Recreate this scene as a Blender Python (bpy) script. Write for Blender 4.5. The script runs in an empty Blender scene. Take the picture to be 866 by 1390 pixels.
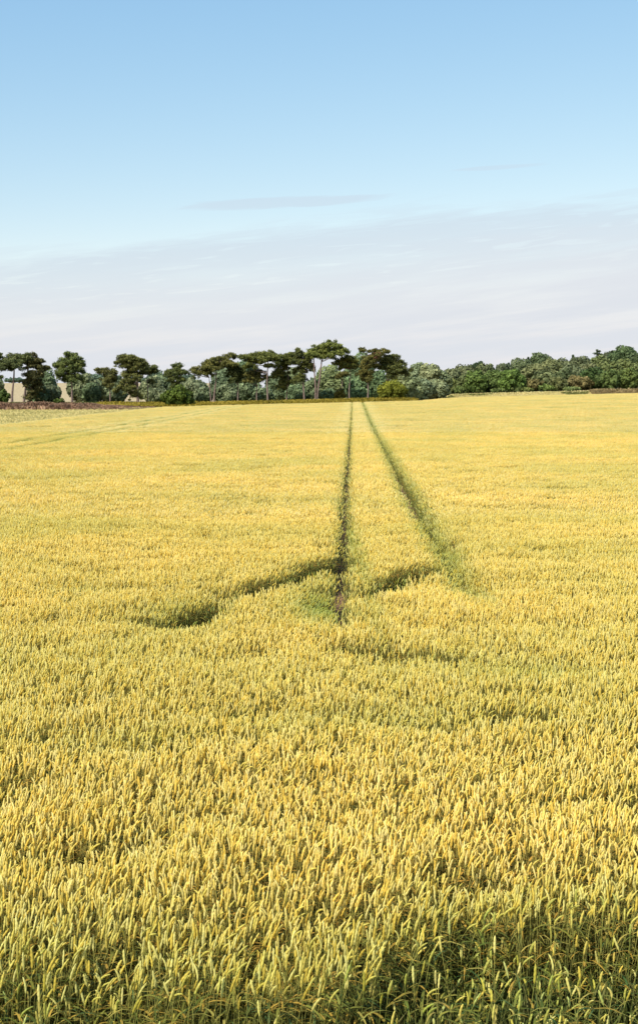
import bpy, math, random
import numpy as np

RNG = np.random.default_rng(7)
R = math.radians
scene = bpy.context.scene
COL = scene.collection

# ---------------------------------------------------------------- camera geometry
EYE = 3.55            # eye height above the field (photographer on a bank)
FPX = 1805.0          # focal length in pixels of the 866 x 1390 picture
PITCH = math.atan(164.0 / FPX)
CROP = 0.76           # height of the ear tops

def ray(px, py):
    x, y, z = px - 433.0, FPX, 695.0 - py
    c, s = math.cos(PITCH), math.sin(PITCH)
    return x, y * c + z * s, z * c - y * s

def on_crop(px, py, h=CROP):
    x, y, z = ray(px, py)
    t = (h - EYE) / z
    return x * t, y * t

def at_depth(px, py, Y):
    x, y, z = ray(px, py)
    t = Y / y
    return x * t, EYE + z * t

def sstep(a, b, v):
    t = np.clip((np.asarray(v, float) - a) / (b - a), 0, 1)
    return t * t * (3 - 2 * t)

# ---------------------------------------------------------------- value noise
_T = np.random.default_rng(99).random((256, 256))
def vnoise(x, y, s=1.0, o=0.0):
    x = np.asarray(x, float) / s + o; y = np.asarray(y, float) / s + o * 1.7
    xi = np.floor(x).astype(int); yi = np.floor(y).astype(int)
    fx = x - xi; fy = y - yi
    fx = fx * fx * (3 - 2 * fx); fy = fy * fy * (3 - 2 * fy)
    g = lambda i, j: _T[i & 255, j & 255]
    a = g(xi, yi) * (1 - fx) + g(xi + 1, yi) * fx
    b = g(xi, yi + 1) * (1 - fx) + g(xi + 1, yi + 1) * fx
    return a * (1 - fy) + b * fy

# ---------------------------------------------------------------- terrain
def ground_z(x, y):
    x = np.asarray(x, float); y = np.asarray(y, float)
    g = np.clip(0.75 + 0.024 * x, 0.0, 2.9)
    z = g * sstep(95, 240, y)
    z = z + sstep(310, 500, y) * sstep(15, 120, x) * 9.5       # wooded rise on the right
    z = z + sstep(285, 520, y) * sstep(15, -45, x) * 5.5       # straw slope on the left
    z = z + np.exp(-((y - 241) / 5.0) ** 2) * sstep(-18, -34, x) * 0.25 + sstep(244, 256, y) * sstep(-14, -34, x) * 0.75   # low bracken bank
    z = z + sstep(294, 302, y) * sstep(18, 32, x) * 1.35         # mown strip below the wood
    z = z + sstep(236, 244, y) * sstep(22, 14, x) * 0.5          # rank grass strip
    z = z + 0.05 * (vnoise(x, y, 9, 3) - 0.5) * sstep(20, 60, y)
    return z

def far_edge(x):   return 236 + 58 * sstep(17, 30, x)
def left_edge(y):  return -27.2 + 1.2 * (vnoise(y, y * 0, 22, 5) - 0.5)
def front_edge(x): return 6.25 + 0.85 * sstep(-0.15, 0.75, x) + 0.18 * (vnoise(x, x * 0, 0.7, 2) - 0.5)

# ---------------------------------------------------------------- helpers
def new_mesh(name, verts, faces, mats=(), attrs=None, smooth=False):
    me = bpy.data.meshes.new(name)
    verts = np.asarray(verts, np.float32)
    me.vertices.add(len(verts)); me.vertices.foreach_set('co', verts.ravel())
    tot = sum(len(f) for f in faces) if not isinstance(faces, np.ndarray) else faces.size
    if isinstance(faces, np.ndarray):
        n, k = faces.shape
        starts = np.arange(n) * k; flat = faces.ravel()
    else:
        n = len(faces); ls = np.array([len(f) for f in faces], int)
        starts = np.concatenate([[0], np.cumsum(ls)[:-1]]) if n else np.zeros(0, int)
        flat = np.fromiter((i for f in faces for i in f), int, tot)
    me.loops.add(tot); me.loops.foreach_set('vertex_index', flat.astype(np.int32))
    me.polygons.add(n)
    me.polygons.foreach_set('loop_start', starts.astype(np.int32))
    if smooth: me.polygons.foreach_set('use_smooth', np.ones(n, bool))
    for an, (typ, arr) in (attrs or {}).items():
        a = me.attributes.new(an, typ, 'POINT')
        arr = np.asarray(arr)
        key = {'FLOAT': 'value', 'INT': 'value', 'FLOAT_VECTOR': 'vector', 'FLOAT_COLOR': 'color'}[typ]
        a.data.foreach_set(key, arr.astype(np.int32 if typ == 'INT' else np.float32).ravel())
    for m in mats: me.materials.append(m)
    me.update(calc_edges=True)
    return me

def obj(name, me, parent=None):
    o = bpy.data.objects.new(name, me); COL.objects.link(o)
    if parent: o.parent = parent
    return o

def thing(name, label, cat, loc, group=None):
    o = bpy.data.objects.new(name, None); COL.objects.link(o)
    o.location = loc; o.empty_display_size = 0.5
    o['label'] = label; o['category'] = cat
    if group: o['group'] = group
    return o

# ---------------------------------------------------------------- materials
def nodes_of(name):
    m = bpy.data.materials.new(name); m.use_nodes = True
    nt = m.node_tree; nt.nodes.clear()
    return m, nt, nt.nodes, nt.links

def ramp(N, stops):
    r = N.new('ShaderNodeValToRGB')
    e = r.color_ramp.elements
    while len(e) < len(stops): e.new(0.5)
    for el, (p, c) in zip(e, stops):
        el.position = p; el.color = (*c, 1)
    return r

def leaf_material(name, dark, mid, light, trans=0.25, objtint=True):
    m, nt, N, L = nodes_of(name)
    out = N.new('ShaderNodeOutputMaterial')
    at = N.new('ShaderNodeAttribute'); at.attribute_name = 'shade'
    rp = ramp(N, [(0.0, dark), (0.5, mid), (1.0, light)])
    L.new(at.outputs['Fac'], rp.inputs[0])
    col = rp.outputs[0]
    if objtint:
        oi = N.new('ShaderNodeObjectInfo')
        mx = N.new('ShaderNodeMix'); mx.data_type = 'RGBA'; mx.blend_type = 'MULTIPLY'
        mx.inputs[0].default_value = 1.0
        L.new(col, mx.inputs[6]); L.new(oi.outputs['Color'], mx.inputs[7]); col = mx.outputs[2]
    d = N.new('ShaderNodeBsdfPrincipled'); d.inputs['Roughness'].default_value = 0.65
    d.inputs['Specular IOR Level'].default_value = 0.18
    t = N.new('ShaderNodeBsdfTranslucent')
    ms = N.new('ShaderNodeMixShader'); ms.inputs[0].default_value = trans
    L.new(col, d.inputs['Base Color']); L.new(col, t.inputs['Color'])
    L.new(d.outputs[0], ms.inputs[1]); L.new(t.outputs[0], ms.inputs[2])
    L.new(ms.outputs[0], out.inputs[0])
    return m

def bark_material(name, a, b, scale=3.0):
    m, nt, N, L = nodes_of(name)
    out = N.new('ShaderNodeOutputMaterial')
    tc = N.new('ShaderNodeTexCoord'); mp = N.new('ShaderNodeMapping'); mp.inputs['Scale'].default_value = (scale, scale, scale * 0.35)
    no = N.new('ShaderNodeTexNoise'); no.inputs['Scale'].default_value = 2.0; no.inputs['Detail'].default_value = 5
    rp = ramp(N, [(0.3, a), (0.7, b)])
    d = N.new('ShaderNodeBsdfPrincipled'); d.inputs['Roughness'].default_value = 0.9
    L.new(tc.outputs['Object'], mp.inputs[0]); L.new(mp.outputs[0], no.inputs['Vector'])
    L.new(no.outputs['Fac'], rp.inputs[0]); L.new(rp.outputs[0], d.inputs['Base Color'])
    L.new(d.outputs[0], out.inputs[0])
    return m

M_PINE = leaf_material('pine_needles', (0.024, 0.028, 0.014), (0.125, 0.145, 0.048), (0.30, 0.30, 0.10), 0.12)
M_DEAD = leaf_material('dead_needles', (0.07, 0.03, 0.02), (0.15, 0.065, 0.04), (0.24, 0.12, 0.08), 0.10)
M_SAGE = leaf_material('willow_leaves', (0.062, 0.075, 0.042), (0.20, 0.22, 0.125), (0.41, 0.42, 0.24), 0.2)
M_GREEN = leaf_material('broad_leaves', (0.042, 0.052, 0.026), (0.130, 0.146, 0.062), (0.29, 0.300, 0.135), 0.2)  # dark stops of needles, willow and broad leaves lifted to imitate haze
M_PBARK = bark_material('pine_bark', (0.09, 0.062, 0.05), (0.27, 0.19, 0.155))
M_BARK = bark_material('grey_bark', (0.06, 0.05, 0.04), (0.17, 0.145, 0.12))
M_BRACKEN = leaf_material('bracken_fronds', (0.11, 0.06, 0.036), (0.30, 0.175, 0.105), (0.48, 0.32, 0.20), 0.2, False)
M_RANK = leaf_material('rank_grass', (0.09, 0.08, 0.01), (0.34, 0.26, 0.03), (0.60, 0.45, 0.08), 0.2, False)
M_ROUGH = leaf_material('rough_grass_blades', (0.32, 0.29, 0.10), (0.62, 0.53, 0.21), (0.78, 0.66, 0.30), 0.25, False)
M_TAWNY = leaf_material('tawny_grass', (0.14, 0.10, 0.04), (0.36, 0.27, 0.12), (0.55, 0.43, 0.21), 0.2, False)
M_VERGE = leaf_material('verge_blades', (0.04, 0.06, 0.012), (0.13, 0.16, 0.035), (0.34, 0.30, 0.11), 0.3, False)

def wheat_material():
    m, nt, N, L = nodes_of('wheat_plants')
    out = N.new('ShaderNodeOutputMaterial')
    at = N.new('ShaderNodeAttribute'); at.attribute_name = 'col'
    gr = N.new('ShaderNodeAttribute'); gr.attribute_type = 'INSTANCER'; gr.attribute_name = 'green'
    br = N.new('ShaderNodeAttribute'); br.attribute_type = 'INSTANCER'; br.attribute_name = 'bright'
    geo = N.new('ShaderNodeNewGeometry')
    n1 = N.new('ShaderNodeTexNoise'); n1.inputs['Scale'].default_value = 0.16; n1.inputs['Detail'].default_value = 4
    L.new(geo.outputs['Position'], n1.inputs['Vector'])
    # field-scale drift between golden and greener wheat
    rp = ramp(N, [(0.36, (0.90, 0.96, 0.92)), (0.64, (1.06, 1.05, 1.03))])
    L.new(n1.outputs['Fac'], rp.inputs[0])
    m1 = N.new('ShaderNodeMix'); m1.data_type = 'RGBA'; m1.blend_type = 'MULTIPLY'; m1.inputs[0].default_value = 1
    L.new(at.outputs['Color'], m1.inputs[6]); L.new(rp.outputs[0], m1.inputs[7])
    m2 = N.new('ShaderNodeMix'); m2.data_type = 'RGBA'; m2.blend_type = 'MULTIPLY'
    m2.inputs[7].default_value = (0.44, 0.64, 0.50, 1)
    L.new(gr.outputs['Fac'], m2.inputs[0]); L.new(m1.outputs[2], m2.inputs[6])
    m3 = N.new('ShaderNodeVectorMath'); m3.operation = 'SCALE'
    L.new(m2.outputs[2], m3.inputs[0]); L.new(br.outputs['Fac'], m3.inputs['Scale'])
    d = N.new('ShaderNodeBsdfPrincipled'); d.inputs['Roughness'].default_value = 0.55
    d.inputs['Specular IOR Level'].default_value = 0.25
    t = N.new('ShaderNodeBsdfTranslucent')
    ms = N.new('ShaderNodeMixShader'); ms.inputs[0].default_value = 0.32
    L.new(m3.outputs[0], d.inputs['Base Color']); L.new(m3.outputs[0], t.inputs['Color'])
    L.new(d.outputs[0], ms.inputs[1]); L.new(t.outputs[0], ms.inputs[2]); L.new(ms.outputs[0], out.inputs[0])
    return m
M_WHEAT = wheat_material()

def ground_material():
    m, nt, N, L = nodes_of('ground_surface')
    out = N.new('ShaderNodeOutputMaterial')
    at = N.new('ShaderNodeAttribute'); at.attribute_name = 'zone'
    geo = N.new('ShaderNodeNewGeometry')
    n1 = N.new('ShaderNodeTexNoise'); n1.inputs['Scale'].default_value = 1.3; n1.inputs['Detail'].default_value = 8
    n2 = N.new('ShaderNodeTexNoise'); n2.inputs['Scale'].default_value = 14; n2.inputs['Detail'].default_value = 6
    L.new(geo.outputs['Position'], n1.inputs['Vector']); L.new(geo.outputs['Position'], n2.inputs['Vector'])
    r1 = ramp(N, [(0.3, (0.72, 0.72, 0.72)), (0.7, (1.25, 1.22, 1.15))]); L.new(n1.outputs['Fac'], r1.inputs[0])
    r2 = ramp(N, [(0.3, (0.6, 0.6, 0.6)), (0.7, (1.3, 1.3, 1.3))]); L.new(n2.outputs['Fac'], r2.inputs[0])
    a = N.new('ShaderNodeMix'); a.data_type = 'RGBA'; a.blend_type = 'MULTIPLY'; a.inputs[0].default_value = 1
    b = N.new('ShaderNodeMix'); b.data_type = 'RGBA'; b.blend_type = 'MULTIPLY'; b.inputs[0].default_value = 1
    L.new(at.outputs['Color'], a.inputs[6]); L.new(r1.outputs[0], a.inputs[7])
    L.new(a.outputs[2], b.inputs[6]); L.new(r2.outputs[0], b.inputs[7])
    d = N.new('ShaderNodeBsdfPrincipled'); d.inputs['Roughness'].default_value = 0.95
    d.inputs['Specular IOR Level'].default_value = 0.1
    bp = N.new('ShaderNodeBump'); bp.inputs['Strength'].default_value = 0.6; bp.inputs['Distance'].default_value = 0.05
    L.new(n2.outputs['Fac'], bp.inputs['Height']); L.new(bp.outputs[0], d.inputs['Normal'])
    L.new(b.outputs[2], d.inputs['Base Color']); L.new(d.outputs[0], out.inputs[0])
    return m
M_GROUND = ground_material()

# ---------------------------------------------------------------- ground sheet
def build_ground():
    xs = np.unique(np.concatenate([[-6000, -4000, -2500, -1500, -900, -600, -400, -280, -200, -160], np.arange(-130, 200, 3.0),
                                   [210, 240, 300, 420, 650, 1000, 1600, 2600, 4000, 6000]]))
    ys = np.unique(np.concatenate([[-600, -300, -150, -80, -40, -20, -10], np.arange(-4, 40, 2.0), np.arange(40, 232, 4.0), np.arange(232, 320, 1.5),
                                   np.arange(320, 620, 8.0), [660, 720, 800, 950, 1200, 1600, 2200, 3200, 4500, 7000]]))
    X, Y = np.meshgrid(xs, ys)
    Z = ground_z(X, Y)
    Z = Z + sstep(560, 900, Y) * -2.0
    V = np.stack([X, Y, Z], -1).reshape(-1, 3)
    ny, nx = X.shape
    i = np.arange(ny - 1)[:, None] * nx + np.arange(nx - 1)[None, :]
    F = np.stack([i, i + 1, i + nx + 1, i + nx], -1).reshape(-1, 4)
    soil = np.array([0.32, 0.18, 0.11]); straw = np.array([0.53, 0.41, 0.23]); grass = np.array([0.14, 0.19, 0.045])
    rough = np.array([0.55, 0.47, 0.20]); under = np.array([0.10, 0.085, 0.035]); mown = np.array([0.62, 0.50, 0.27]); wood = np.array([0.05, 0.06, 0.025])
    x, y = V[:, 0], V[:, 1]
    C = np.tile(soil, (len(V), 1))
    def put(mask, c): C[mask] = c
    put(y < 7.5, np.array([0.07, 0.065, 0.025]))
    put((x < left_edge(y)) & (y > 5), rough)
    fe = far_edge(x)
    put(y > fe, mown)
    put((y > fe) & (x < 17), grass)
    put((y > 268) & (x < 24), straw)
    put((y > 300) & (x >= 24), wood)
    put(y > 640, wood * 1.5)
    me = new_mesh('ground', V, F, [M_GROUND], {'zone': ('FLOAT_COLOR', np.c_[C, np.ones(len(C))])}, True)
    o = obj('ground', me); o['kind'] = 'structure'
build_ground()

# ---------------------------------------------------------------- gaps in the crop
class Gap:
    def __init__(s, pts, hw, margin=0.28, stray=0.08):
        s.p = np.array(pts, float); s.hw = np.array(hw if hasattr(hw, '__len__') else [hw] * len(pts), float)
        s.margin = margin; s.stray = stray
    def dist(s, x, y):           # signed: metres outside the cleared strip
        best = np.full(x.shape, 1e9)
        for a, b, wa, wb in zip(s.p[:-1], s.p[1:], s.hw[:-1], s.hw[1:]):
            ab = b - a; L2 = ab @ ab
            t = np.clip(((x - a[0]) * ab[0] + (y - a[1]) * ab[1]) / L2, 0, 1)
            d = np.hypot(x - a[0] - ab[0] * t, y - a[1] - ab[1] * t) - (wa + (wb - wa) * t)
            best = np.minimum(best, d)
        return best

SL = 0.0259
def tram(x0, y0, y1, hw, m, sl=SL):
    ys = np.linspace(y0, y1, 12)
    return Gap([(x0 + sl * (y - y0) + 0.02 * math.sin(y * 0.8), y) for y in ys], hw, m, 0.015)
def pxline(rows, m=0.07, least=0.29):
    P, W = [], []
    for px, py, w in rows:
        x, y = on_crop(px, py); y1 = on_crop(px, py + w / 2)[1]; y0 = on_crop(px, py - w / 2)[1]
        P.append((x, y)); W.append(max(0.27 * (y0 - y1), least))
    return Gap(P, W, m, 0.14)
GAPS = [
    tram(0.20, 16.3, 236, [0.15, 0.17] + [0.18] * 10, 0.10),
    tram(2.06, 18.6, 236, [0.07, 0.23] + [0.18] * 10, 0.30),
    tram(-16.2, 8, 236, 0.16, 0.3, 0.0135), tram(-18.0, 8, 236, 0.16, 0.3, 0.0135),
    pxline([(466, 750, 8), (445, 758, 17), (422, 766, 15), (388, 777, 11), (341, 792, 11), (294, 807, 12), (268, 820, 16), (242, 834, 26), (205, 832, 15)]),
    pxline([(588, 762, 10), (560, 768, 15), (530, 780, 14), (505, 792, 11), (480, 804, 7)]),
    pxline([(450, 868, 6), (475, 871, 20), (515, 876, 26), (550, 881, 18), (575, 884, 8), (605, 886, 17), (640, 888, 6)], 0.07, 0.0),
]
PATCHES = []     # (x, y, rx, ry, height, green): shorter, greener plants
for px, py, w, h, hs, g in [(428, 805, 42, 24, 0.70, 0.95), (240, 828, 55, 22, 0.8, 0.55), (640, 790, 22, 22, 0.86, 0.6), (604, 735, 16, 30, 0.86, 0.7), (590, 710, 12, 24, 0.9, 0.6), (560, 670, 9, 26, 0.92, 0.5),
                            (478, 715, 9, 60, 0.88, 0.7), (500, 965, 300, 20, 0.97, 0.28), (180, 990, 130, 22, 0.96, 0.25), (720, 905, 110, 16, 0.93, 0.35),
                            (640, 1180, 90, 16, 0.93, 0.2), (270, 1090, 40, 10, 0.88, 0.2), (30, 1150, 40, 12, 0.9, 0.2), (100, 790, 40, 5, 0.9, 0.3)]:
    x, y = on_crop(px, py)
    PATCHES.append((x, y, w * y / FPX, on_crop(px, py - h)[1] - y, hs, g))

def field_props(x, y, jitter):
    """height factor, green tint, keep mask for plants at x, y"""
    n = len(x)
    keep = (y > front_edge(x)) & (y < far_edge(x)) & (x > left_edge(y))
    h = np.ones(n); g = np.zeros(n)
    for gp in GAPS:
        d = gp.dist(x, y) + jitter * 0.05
        tramp = (d < 0)
        lone = RNG.random(n) < gp.stray
        keep &= ~(tramp & ~lone)
        h = np.where(tramp, h * RNG.uniform(0.3, 0.85, n), h)
        m = 1 - np.clip(d / gp.margin, 0, 1)
        h = np.where(tramp, h, h * (1 - 0.16 * m * (0.5 + 0.5 * np.abs(jitter))))
        g = np.maximum(g, np.where(tramp, 0.9, m * 0.6))
    for (cx, cy, rx, ry, hs, gg) in PATCHES:
        q = np.exp(-(((x - cx) / rx) ** 2 + ((y - cy) / ry) ** 2) * 1.3)
        h *= 1 - (1 - hs) * q; g = np.maximum(g, gg * q)
    # thin, uneven front margin of the field on the right
    fr = (1 - sstep(0.0, 1.1, y - front_edge(x)))
    h *= 1 - 0.12 * fr * RNG.random(n); g = np.maximum(g, 0.35 * fr)
    low = (y < front_edge(x) + 0.10 * jitter) & (y > 5.9)              # stunted late tillers and weeds at the foot of the crop
    keep |= low & (RNG.random(n) < 0.34); full = RNG.random(n) < 0.22
    h = np.where(low & ~full, h * RNG.uniform(0.35, 0.75, n), h); g = np.where(low, RNG.uniform(0.2, 0.9, n), g)
    # clumps and hollows
    c1 = vnoise(x, y, 0.38, 1); c2 = vnoise(x, y, 1.7, 4); c3 = vnoise(x, y, 6.0, 8)
    c4 = vnoise(x * 0.35, y, 0.8, 13)          # low combed waves across the view
    h *= 1 + 0.11 * (c1 - 0.5) + 0.08 * (c2 - 0.5) + 0.05 * (c3 - 0.5) + 0.10 * (c4 - 0.5)
    h *= 1 - 0.15 * sstep(0.22, 0.08, c1)
    g = np.clip(g + 0.20 * np.clip(c2 * 0.5 + c3 * 0.6 - 0.62, 0, 1) + 0.15 * np.clip(0.35 - c1, 0, 1), 0, 1)
    return h, g, keep

# ---------------------------------------------------------------- wheat plants
EAR = [np.array(c) for c in ((0.96, 0.78, 0.22), (0.98, 0.86, 0.36), (0.95, 0.79, 0.23), (0.95, 0.73, 0.15), (0.97, 0.84, 0.31), (0.90, 0.78, 0.20), (0.88, 0.66, 0.13))]
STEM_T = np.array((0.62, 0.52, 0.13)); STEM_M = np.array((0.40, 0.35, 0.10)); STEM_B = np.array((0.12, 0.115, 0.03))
LEAF = [np.array(c) for c in ((0.16, 0.17, 0.03), (0.32, 0.28, 0.05), (0.60, 0.43, 0.10), (0.70, 0.40, 0.07), (0.12, 0.18, 0.06))]

class Acc:
    def __init__(s): s.v = []; s.f = []; s.c = []; s.n = 0
    def add(s, v, f, c):
        v = np.asarray(v, float)
        s.f += [tuple(i + s.n for i in q) for q in f]
        s.v.append(v); s.c.append(np.asarray(c, float)); s.n += len(v)

def sweep(path, radii, sides, cols, flat=1.0, cap=True, twist=0.0):
    path = np.asarray(path, float); n = len(path)
    tan = np.gradient(path, axis=0); tan /= np.linalg.norm(tan, axis=1)[:, None] + 1e-9
    V, F, C = [], [], []
    for i in range(n):
        t = tan[i]; u = np.cross(t, (math.cos(twist), math.sin(twist), 0.01)); u /= np.linalg.norm(u) + 1e-9
        w = np.cross(t, u)
        for k in range(sides):
            a = 2 * math.pi * k / sides
            r = radii[i] if not hasattr(radii[i], '__len__') else radii[i][k % len(radii[i])]
            V.append(path[i] + u * math.cos(a) * r + w * math.sin(a) * r * flat)
            C.append(cols[i] if not hasattr(cols[i][0], '__len__') else cols[i][k % len(cols[i])])
    for i in range(n - 1):
        for k in range(sides):
            a = i * sides + k; b = i * sides + (k + 1) % sides
            F.append((a, b, b + sides, a + sides))
    if cap: F.append(tuple((n - 1) * sides + k for k in range(sides)))
    return V, F, C

def wheat_plant(A, rs, lod, ox=0.0, oy=0.0, hscale=1.0):
    H = (0.665 + rs.normal(0, 0.026)) * hscale
    if rs.random() < 0.07: H *= 0.88
    lean = rs.normal((0.035, 0.0), (0.05, 0.05)); phi = rs.uniform(0, 6.28)
    if rs.random() < 0.45: phi = rs.normal(0.2, 0.8)                   # most ears lean the way of the wind
    def stem_at(t): return np.array((ox + lean[0] * t * t, oy + lean[1] * t * t, H * t))
    top = stem_at(1.0); d0 = stem_at(1.0) - stem_at(0.93); d0 /= np.linalg.norm(d0)
    nod = abs(rs.normal(0.15, 0.32)) + (rs.uniform(0.4, 1.2) if rs.random() < 0.08 else 0); nod = min(nod, 1.9)
    Le = rs.uniform(0.066, 0.096); rad = rs.uniform(0.0056, 0.0074) * (1.0, 1.12, 1.4)[lod]
    ec = EAR[rs.integers(len(EAR))] * rs.uniform(0.86, 1.06) * np.array((1.0, (0.935, 0.955, 0.98)[lod], (0.78, 0.98, 1.20)[lod]))  # ears of farther detail levels coloured paler to imitate haze
    nr = (8, 5, 3)[lod]; sides = (6, 4, 3)[lod]
    pts = [top]; dirn = d0.copy()
    for i in range(nr - 1):
        a = nod / (nr - 1)
        dirn = dirn + a * np.array((math.cos(phi), math.sin(phi), -0.25)); dirn /= np.linalg.norm(dirn)
        pts.append(pts[-1] + dirn * Le / (nr - 1))
    prof = {0: (0.45, 0.9, 1.0, 1.02, 1.0, 0.96, 0.82, 0.38), 1: (0.4, 1.0, 1.05, 0.9, 0.25), 2: (0.6, 1.1, 0.3)}[lod]
    rr, cc = [], []
    for i, p in enumerate(prof):
        if lod == 0:
            a, b = (1.18, 0.80) if i % 2 else (0.82, 1.16)
            rr.append([rad * p * a, rad * p * b]); k = 0.80 if i % 2 else 1.12
            cc.append([ec * k, ec * (1.92 - k)])
        else:
            rr.append(rad * p * 1.05); cc.append(ec * (0.92 if i % 2 else 1.05))
    V, F, C = sweep(pts, rr, sides, cc, 0.85, True, rs.uniform(0, 3.1)); A.add(V, F, C)
    if lod == 0:
        ts = np.linspace(0, 1, 5); hue = rs.uniform(0.75, 1.2)
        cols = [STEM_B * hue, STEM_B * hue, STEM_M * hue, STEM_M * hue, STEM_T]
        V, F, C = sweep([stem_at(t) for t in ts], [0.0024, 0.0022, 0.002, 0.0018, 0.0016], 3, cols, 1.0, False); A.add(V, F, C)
        nl = 3
    else:
        w = (0.003, 0.006)[lod - 1]; a = rs.uniform(0, 3.14); u = np.array((math.cos(a), math.sin(a), 0)) * w
        b, mdl, t = stem_at(0.0), stem_at(0.55), top
        A.add([b - u, b + u, mdl + u, mdl - u, t + u * 0.6, t - u * 0.6], [(0, 1, 2, 3), (3, 2, 4, 5)], [STEM_B, STEM_B, STEM_M, STEM_M, STEM_T, STEM_T])
        nl = 2 if lod == 1 else 1
    for k in range(nl):
        t0 = (0.80, 0.56, 0.34)[k] + rs.uniform(-0.06, 0.06); p0 = stem_at(t0)
        a = rs.uniform(0, 6.28); ln = rs.uniform(0.13, 0.24); up = rs.uniform(0.5, 1.5)
        wd = rs.uniform(0.0045, 0.0085) * (1, 1.2, 1.8)[lod]
        lc = LEAF[rs.choice(5, p=(0.22, 0.24, 0.24, 0.18, 0.12))] * rs.uniform(0.8, 1.2)
        n = (5, 3, 2)[lod]; hd = np.array((math.cos(a), math.sin(a), 0)); sd = np.array((-math.sin(a), math.cos(a), 0))
        V, F, C = [], [], []
        for i in range(n):
            s = i / (n - 1)
            p = p0 + hd * ln * s * (0.55 + 0.3 * s) + np.array((0, 0, ln * (up * s * 0.75 - s * s * (0.25 + 0.45 * up))))
            wi = wd * (1 - s * s * 0.9)
            V += [p - sd * wi, p + sd * wi]; C += [lc * (1 - 0.1 * s)] * 2
            if i: F.append((2 * i - 2, 2 * i - 1, 2 * i + 1, 2 * i))
        A.add(V, F, C)

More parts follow.
